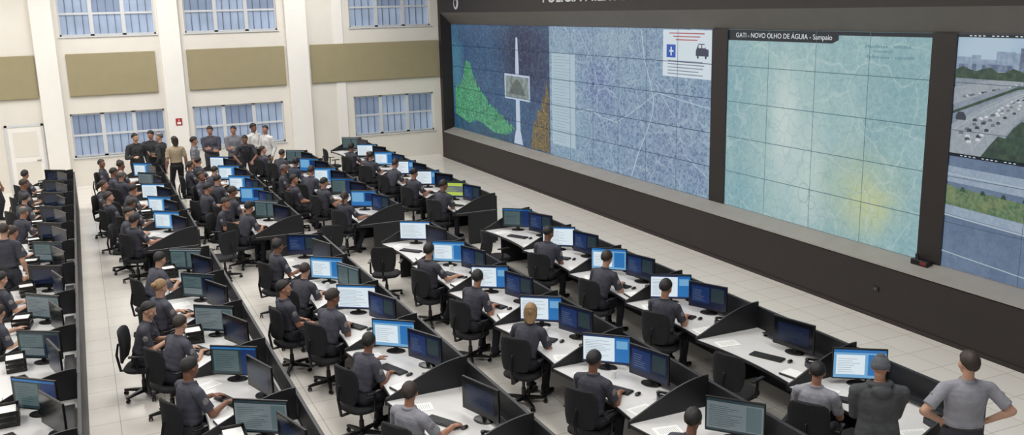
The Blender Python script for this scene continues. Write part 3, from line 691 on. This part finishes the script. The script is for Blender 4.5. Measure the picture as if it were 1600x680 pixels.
BM['t_rel']=body('t_rel',.93,0,10,8,(A((.06,.27,.86),(-1,.3,0),(.1,0,-1),(0,1,0),.35),A((.08,-.27,.86),(-1,-.3,0),(.1,0,-1),(0,-1,0),.35)),st)
BM['t_hips']=body('t_hips',.93,-2,12,-2,(A((.0,.20,1.03),(-.35,1,-.1),(.75,-.35,-.5),(.3,1,.3),.3),A((.0,-.20,1.03),(-.35,-1,-.1),(.75,.35,-.5),(.3,-1,.3),.3)),(V((.03,.17,.09)),V((-.02,-.17,.09))),bulk=1.1)
fold=(A((.21,-.02,1.13),(-.2,.8,-1),(.2,-1,.05),(1,0,.2),.3),A((.24,.03,1.06),(-.2,-.8,-1),(.2,1,.1),(1,0,.2),.3))
BM['t_fold']=body('t_fold',.93,3,-12,10,fold,st,longs=True,bulk=1.1)
BM['t_hood']=body('t_hood',.93,4,-12,12,fold,st,longs=True,bulk=1.18,hood=True)
BM['t_talk']=body('t_talk',.93,3,25,5,(A((.08,.26,.87),(-1,.3,0),(.1,0,-1),(0,1,0),.35),A((.27,-.16,1.12),(-.4,-.5,-1),(1,.4,.2),(0,-.6,1),.4)),(V((.06,.13,.09)),V((-.05,-.1,.09))),longs=True,bulk=1.05)
BM['t_bend']=body('t_bend',.93,38,0,14,(A((.52,.16,.92),(-.3,.7,-.6),(1,-.1,-.5),up,.3),A((.46,-.2,.9),(-.3,-.7,-.6),(1,.1,-.5),up,.3)),(V((-.03,.13,.09)),V((-.1,-.12,.09))))
def hairmesh(kind,m):
    mb=MB()
    def fn(d):
        x=d.x; az=math.atan2(d.y,d.x)
        if x<0: th=.66*x-.10
        elif x<.35: th=-.10+x*.9
        else: th=.215+(x-.35)*.62
        th+=.035*math.sin(az*7+1)+.02*math.sin(az*17)
        if kind=='hat': th=.2*d.x-.12
        q=(d.z-th+.04)/.14; q=max(0,min(1,q)); q=q*q*(3-2*q)
        j=.014*math.sin(d.x*23+d.y*17)*math.sin(d.z*19+d.y*11)+.01*math.sin(az*15+d.z*12) if kind!='hat' else .008*math.sin(az*22)
        if kind=='full': j=j*1.8+.06*max(0,d.z)+.03
        if kind=='thin' and d.z>.62+.2*abs(d.y): q*=.3
        return .86+q*(.19+j+(.03 if kind=='hat' else 0))
    mb.ell((-.014,0,.023),(.104,.083,.102),m,None,40,26,fn)
    if kind=='bun': mb.ell((-.125,0,.03),(.042,.045,.042),m)
    if kind=='long':
        mb.loft([se(-.058-.004*abs(i-3),0,.06-.042*i,.056-.004*i,(.08,.088,.092,.088,.076,.05)[i],22,2.0) for i in range(6)][::-1],m)
    if kind=='tail':
        mb.ell((-.115,0,.03),(.03,.03,.03),m); mb.caps((-.13,0,.02),(-.15,0,-.07),.028,.022,m); mb.caps((-.15,0,-.07),(-.135,0,-.15),.022,.008,m)
    if kind=='hat':
        mb.loft([se(-.012,0,z,r_,r_*.82,28,2) for z,r_ in ((-.008,.108),(.0,.113),(.038,.114),(.046,.108))],m)
        mb.ell((-.03,0,.115),(.05,.045,.035),m)
    return mb.mesh('hair',True,80)
h_blk=mat('hair_black',C(22,19,18),.6,noise=.3,nscale=80); h_brn=mat('hair_brown',C(42,31,24),.6,noise=.3,nscale=80); h_bld=mat('hair_blond',C(140,112,78),.6,noise=.3,nscale=60,bump=.4); h_gry=mat('grey_knit',C(80,82,88),.9,noise=.3,nscale=90); h_gr=mat('hair_grey',C(84,82,80),.6,noise=.3,nscale=80)
HM={('short','blk'):hairmesh('short',h_blk),('short','brn'):hairmesh('short',h_brn),('full','blk'):hairmesh('full',h_blk),('full','brn'):hairmesh('full',h_brn),('thin','gr'):hairmesh('thin',h_gr),('bun','bld'):hairmesh('bun',h_bld),('tail','brn'):hairmesh('tail',h_brn),('long','bld'):hairmesh('long',h_bld),('long','brn'):hairmesh('long',h_brn),('hat','gry'):hairmesh('hat',h_gry),('bun','blk'):hairmesh('bun',h_blk)}
skins=[mat('skin_tan',C(160,116,94),.55,noise=.06),mat('skin_light',C(178,138,116),.55,noise=.06),mat('skin_brown',C(122,84,66),.55,noise=.06)]
u_dark=mat('uniform_shirt_dark_grey',C(52,53,63),.8,noise=.22,nscale=9,bump=.6); u_mid=mat('uniform_shirt_slate',C(64,64,75),.8,noise=.22,nscale=9,bump=.6)
u_light=mat('uniform_shirt_light_grey',C(132,132,140),.8,noise=.14,nscale=9,bump=.6); u_jac=mat('jacket_dark',C(44,45,48),.85,noise=.2,nscale=10,bump=.5); u_hood=mat('hooded_jacket_charcoal',C(60,62,64),.85,noise=.25,nscale=9,bump=.7)
u_wht=mat('shirt_white',C(204,202,200),.8,noise=.06); u_beige=mat('jacket_beige',C(158,142,118),.85,noise=.1); u_navy=mat('shirt_navy',C(38,43,60),.8,noise=.15); u_gry=mat('shirt_grey',C(108,110,116),.8,noise=.1)
t_dark=mat('trousers_dark_grey',C(40,41,49),.85,noise=.15,nscale=9,bump=.5); t_blk=mat('trousers_black',C(28,28,32),.85,noise=.15,nscale=9,bump=.5)
s_blk=mat('leather_shoe_black',C(16,15,15),.35,noise=.1); e_dk=mat('eye_dark',C(50,38,32),.3,noise=.05); l_p=mat('lip_pink',C(146,92,82),.5,noise=.05); pa=mat('sleeve_patch_fabric',C(120,116,116),.8,noise=.5,nscale=60)
def person(x,y,rz,pose,hair,shirt,lab,trs=None,skin=None,sc_=1,grp='officers seated at workstations',patch=True):
    k=skin if skin is not None else random.choice(skins)
    hn={'hat':'knit_hat'}.get(hair[0],'hair')
    o=thing('person',lab,'person',BM[pose],TR(x,y,.0015,rz,sc_),[(hn,HM[hair],HEADS[pose])],grp)
    for i,m in enumerate([k,shirt,trs or t_dark,s_blk,e_dk,l_p,pa if patch else shirt]):
        o.material_slots[i].link='OBJECT'; o.material_slots[i].material=m
    return o

# ---------------------------------------------------------------- stations
ROWX={1:7.77,2:5.58,3:3.4,4:1.34,5:-.88}
FR=[7.77+1.83*k for k in range(6)]; RE=[20.5+1.83*k for k in range(5)]
sb,sn,fb,fbr,tg=('short','blk'),('short','brn'),('full','blk'),('full','brn'),('thin','gr')
hairs=[sb,fb,sn,sb,tg,fbr]
occ={ (1,0):('s_type',sb,u_light),(1,2):('s_type',fb,u_dark),(1,3):('s_lean',fbr,u_dark),(1,4):('s_chin',sb,u_dark),
 (1,6):('s_chin',sb,u_dark),(1,7):('s_type',('bun','blk'),u_dark),(1,8):('s_lean',sn,u_dark),(1,9):('s_ear',sb,u_dark),(1,10):('s_mouse',fb,u_dark),
 (2,0):('s_lean',fb,u_mid),(2,1):('s_type',sb,u_dark),(2,2):('s_lean',('long','bld'),u_dark),(2,3):('s_reach',sb,u_dark),(2,4):('s_mouse',fb,u_dark),
 (2,6):('s_mouse',('tail','brn'),u_dark),(2,7):('s_type',sb,u_dark),(2,8):('s_lean',sn,u_dark),(2,9):('s_reach',fb,u_navy),(2,10):('s_lean',sn,u_dark),
 (3,1):('s_mouse',sn,u_light),(3,2):('s_reach',sb,u_mid),(3,3):('s_chin',fbr,u_mid),(3,4):('s_lean',sn,u_dark),(3,5):('s_ear',fb,u_dark),
 (3,6):('s_lean',fb,u_dark),(3,7):('s_chin',fbr,u_dark),(3,8):('s_type',sb,u_dark),(3,9):('s_lean',sb,u_dark),(3,10):('s_mouse',('bun','blk'),u_dark),
 (4,2):('s_type',sb,u_mid),(4,3):('s_lean',sn,u_mid),(4,4):('s_type',('bun','bld'),u_mid),(4,5):('s_lean',sb,u_mid),
 (4,6):('s_mouse',fb,u_dark),(4,7):('s_type',sn,u_dark),(4,8):('s_lean',sb,u_dark),(4,9):('s_mouse',tg,u_dark),(4,10):('s_ear',sn,u_dark)}
for k in range(4,12): 
    occ[(5,k)]=(('s_type','s_lean','s_mouse','s_reach','s_ear')[(k*2)%5],hairs[(k*5)%6],u_dark)
scr={(1,0):('greyblue',None),(1,1):(None,'dark'),(1,2):('whiteblue','navy'),(1,3):('greyblue','navy'),(1,4):('white','navy'),(1,5):('tealblue','navy'),(1,6):('yellow','navy'),(1,7):('whiteblue','dark'),(1,8):('whiteblue','dark'),(1,9):('greyblue','navy'),(1,10):('white','dark'),(1,11):('teal','dark'),
 (2,0):('dimgrey',None),(2,1):('whiteblue','navy'),(2,2):('whiteblue','navy'),(2,3):('whiteblue','navy'),(2,4):('greyblue','navy'),(2,5):('white','dark'),(2,6):('blue','navy'),(2,7):('tealblue','dark'),(2,8):('greyblue','dark'),(2,9):('blue','dark'),(2,10):('teal','dark'),
 (3,0):(None,None),(3,1):(None,'dark'),(3,2):('greyblue','navy'),(3,3):('white','navy'),(3,4):('greyblue','teal'),(3,5):('navy','dark'),(3,6):('teal','dark'),(3,7):('blue','navy'),(3,8):('greyblue','navy'),(3,9):('greyblue','dark'),(3,10):('white','dark'),
 (4,1):('dimgrey','dark'),(4,2):('tealblue','dark'),(4,3):('dimgrey','dark'),(4,4):('dimsplit','dark'),(4,5):('teal','dark'),(4,6):('greyblue','dark'),(4,7):('greyblue','dark'),(4,8):('white','dark'),(4,9):('dimgrey','dark'),(4,10):('greyblue','dark'),
 (5,1):('dimsplit','dark'),(5,2):('tealblue','off'),(5,3):('dimsplit','dark'),(5,4):('dimgrey','off'),(5,5):('dark','dark'),(5,6):('dimsplit','off')}
def plab(h,shirt,pose):
    hs={'short':'dark-haired','full':'thick-haired','thin':'grey-haired','bun':'with hair bun','long':'with long hair','tail':'with brown ponytail'}[h[0]]
    if h==('bun','bld'): hs='with blond bun'
    if h==('long','bld'): hs='with blond hair'
    un={u_dark:'dark grey uniform',u_mid:'slate grey uniform',u_light:'light grey uniform',u_navy:'navy shirt'}[shirt]
    ps={'s_type':'seated typing','s_lean':'seated leaning over desk','s_mouse':'seated using mouse','s_chin':'seated forearms on desk','s_lap':'seated hands in lap','s_reach':'seated reaching forward','s_ear':'seated, hand at ear'}[pose]
    return ('%s person in %s, %s'%(hs,un,ps)) if hs[:4]!='with' else 'person %s in %s, %s'%(hs,un,ps)
def extra(x,y,deg,pose,hair,shirt):
    yaw=math.radians(deg); chair(x,y,yaw); person(x,y,yaw,pose,hair,shirt,plab(hair,shirt,pose))
for row in range(1,6):
    X=ROWX[row]
    ks=[(k,FR[k]) for k in range(6)]+[(6+k,RE[k]) for k in range(5)]
    if row==1: ks.append((11,RE[4]+1.83))
    if row==5: ks=[(k,7.77+1.83*k) for k in range(1,12)]
    if row==4: ks=ks[1:]
    for (k,Y) in ks:
        P=[('tabletop',me_top,None,'pale grey laminate top with dark edge'),('back_panel',me_back),('divider_panel',me_fin),('cable_shelf',me_shelf)]
        if k in (0,6) and not (row==5) or (row in(4,5) and k==1): P.append(('end_panel',me_fin2))
        thing('workstation_desk','pale grey desk with black back screen and curved divider','desk',None,TR(X,Y,0),P,'workstation desks')
        a,b_=scr.get((row,k),('dark','dark'))
        if (row,k)==(1,0): monitor(X+.2,Y+.0,math.radians(-125),a,labs[a])
        elif (row,k)==(2,0): monitor(X+.2,Y-.5,math.radians(-140),a,labs[a])
        elif a: monitor(X+.03,Y+.0,math.radians(-128+random.uniform(-6,6)),a,labs[a])
        if b_: monitor(X+.22,Y-.68,math.radians(-160+random.uniform(-6,6)),b_,labs[b_])
        ux,uy=X-.66+random.uniform(-.03,.02),Y-.82+random.uniform(-.05,.05)
        yaw=math.radians(28+random.uniform(-10,10))
        if (row,k)==(1,0): ux,uy,yaw=6.86,7.3,math.radians(32)
        fw=V((math.cos(yaw),math.sin(yaw),0)); sd=V((-math.sin(yaw),math.cos(yaw),0))
        q=V((ux,uy,0))+fw*.53
        if q.x-.09<X-.42: q.x=X-.33
        thing('computer_keyboard','black computer keyboard on the desk','keyboard',None,TR(q.x,q.y,.741,yaw),[('keyboard_body',me_kb),('keys',me_keys)],'keyboards on the desks')
        q2=q-sd*.3+fw*.02; q2.x=max(q2.x,X-.36)
        thing('computer_mouse','black computer mouse beside keyboard','mouse',me_mouse,TR(q2.x,max(q2.y,Y-1.3),.741,yaw),(),'mice on the desks')
        thing('desk_phone','dark grey desk telephone with black handset','telephone',None,TR(X+.12,Y-1.2,.741,math.radians(180+random.uniform(-25,25))),[('phone_base',me_ph),('handset',me_hs)],'desk telephones')
        thing('paper_sheet','white printed paper sheet lying on desk','paper',me_pap,TR(X-.3+random.uniform(-.03,.03),Y+.02+random.uniform(-.08,.03),.741 if row!=5 and not(row==4 and k%2) else .741,random.uniform(-.5,.5)),(),'papers on the desks')
        rr=random.random()
        if rr<.5 or row>=4: thing('ring_binder','dark ring binder with white label lying on desk','binder',me_bind,TR(X-.27,Y-1.27,.741,random.uniform(-.3,.3)),(),'binders on the desks')
        else: thing('paper_sheet','white printed paper sheet lying on desk','paper',me_pap,TR(X-.25,Y-1.25,.741,random.uniform(-.5,.5)),(),'papers on the desks')
        if row==5 or (row==4 and k%2): thing('document_tray','black stacked document tray holding papers','document tray',me_tray,TR(X-.27,Y-.06,.748,random.uniform(-.15,.15)),(),'document trays on the desks')
        elif random.random()<.3: thing('paper_cup','white paper cup standing on desk','cup',me_cup,TR(X-.05,Y-.3,.741),(),'cups on the desks')
        if (row,k) in occ:
            ps,hr,shr=occ[(row,k)]
            chair(ux,uy,yaw)
            person(ux,uy,yaw,ps,hr,shr,plab(hr,shr,ps),sc_=random.uniform(.975,1.04))
        elif not (row==3 and k==0):
            chair(ux-.08+random.uniform(-.1,0),uy+random.uniform(-.05,.1),yaw+random.uniform(-.7,.7))
pz=['s_chin','s_lap','s_mouse','s_type','s_lap']
for i,(row,k) in enumerate(((4,0),(4,1),(4,2),(4,3),(4,4),(3,1),(3,2),(3,3),(2,2),(2,4),(3,0),(2,1))):
    extra(ROWX[row]-.86-.12*(i%3),RE[k]+.02+.06*(i%2),(-14,22,-30,8)[i%4],pz[i%5],hairs[(i*5)%6] if i not in(2,7) else ('tail','brn'),u_dark if i%3 else u_mid)
for i,(row,k) in enumerate(((3,3),(4,3))):
    extra(ROWX[row]-.98,FR[k]+.1,(12,-16)[i],('s_lap','s_chin')[i],(fb,sb)[i],u_dark)
for (x,y,d) in ((2.25,18.9,120),(4.35,18.4,70)):
    chair(x,y,math.radians(d),'empty black office chair standing in the aisle')

def stand(x,y,deg,pose,hair,shirt,lab,trs=None,skin=None,patch=False,sc_=1.04): return person(x,y,math.radians(deg),pose,hair,shirt,lab,trs,skin,sc_,'people standing in the room',patch)
stand(7.6,6.02,62,'t_hips',fbr,u_light,'person in light grey uniform standing with hands on hips',t_dark,skins[1],True)
stand(6.88,6.42,55,'t_hood',('hat','gry'),u_hood,'person in charcoal hooded jacket and grey hat, arms folded',t_blk,None,False,1.0)
stand(-1.45,17.75,70,'t_rel',sn,u_dark,'person in dark grey uniform standing beside desk row',t_dark,None,True)
stand(1.3,29.2,-75,'t_talk',sb,u_jac,'person in black jacket standing near window',t_blk,sc_=1.08)
stand(1.78,29.7,-110,'t_fold',fb,u_jac,'person in dark jacket standing with folded arms',t_blk,sc_=1.07)
stand(1.98,28.9,150,'t_talk',tg,u_jac,'person in dark suit standing and gesturing',t_blk,sc_=1.08)
stand(2.3,28.3,100,'t_rel',('long','brn'),u_beige,'person in beige top standing beside group',t_blk)
stand(2.78,27.9,-10,'t_rel',sb,u_gry,'person in grey uniform standing with arms down',t_dark,None,True)
stand(3.45,29.6,-95,'t_fold',fbr,u_mid,'person in slate jacket standing before window',t_dark,sc_=1.08)
stand(4.1,29.3,-100,'t_fold',sb,u_gry,'person in grey jacket standing with folded arms',t_dark,sc_=1.08)
stand(4.3,28.5,-100,'t_bend',sb,u_dark,'person in dark uniform bending over a desk',t_dark)
stand(4.72,29.5,-60,'t_rel',fb,u_wht,'person in white shirt and dark trousers standing',t_blk,sc_=1.08)
stand(5.05,29.1,-150,'t_talk',sb,u_wht,'person in white shirt standing and gesturing',t_dark,sc_=1.06)
stand(-2.35,27.6,-30,'t_rel',sb,u_dark,'person in dark uniform standing near door',t_dark)

# ---------------------------------------------------------------- lights
def area(x,y,sx,sy,e,z=ZC-.05,col=(1,.985,.965)):
    l=bpy.data.lights.new('ceiling_light','AREA'); l.shape='RECTANGLE'; l.size=sx; l.size_y=sy; l.energy=e; l.color=col
    o=bpy.data.objects.new('ceiling_light',l); COL.objects.link(o); o.location=(x,y,z)
for x in (-4,1.5,7):
    for y in (6,14,22,28): area(x,y,1.8,3.6,238)
w=bpy.data.worlds.new('world'); S.world=w; w.use_nodes=True
w.node_tree.nodes['Background'].inputs[0].default_value=(.9,.95,1,1); w.node_tree.nodes['Background'].inputs[1].default_value=.32
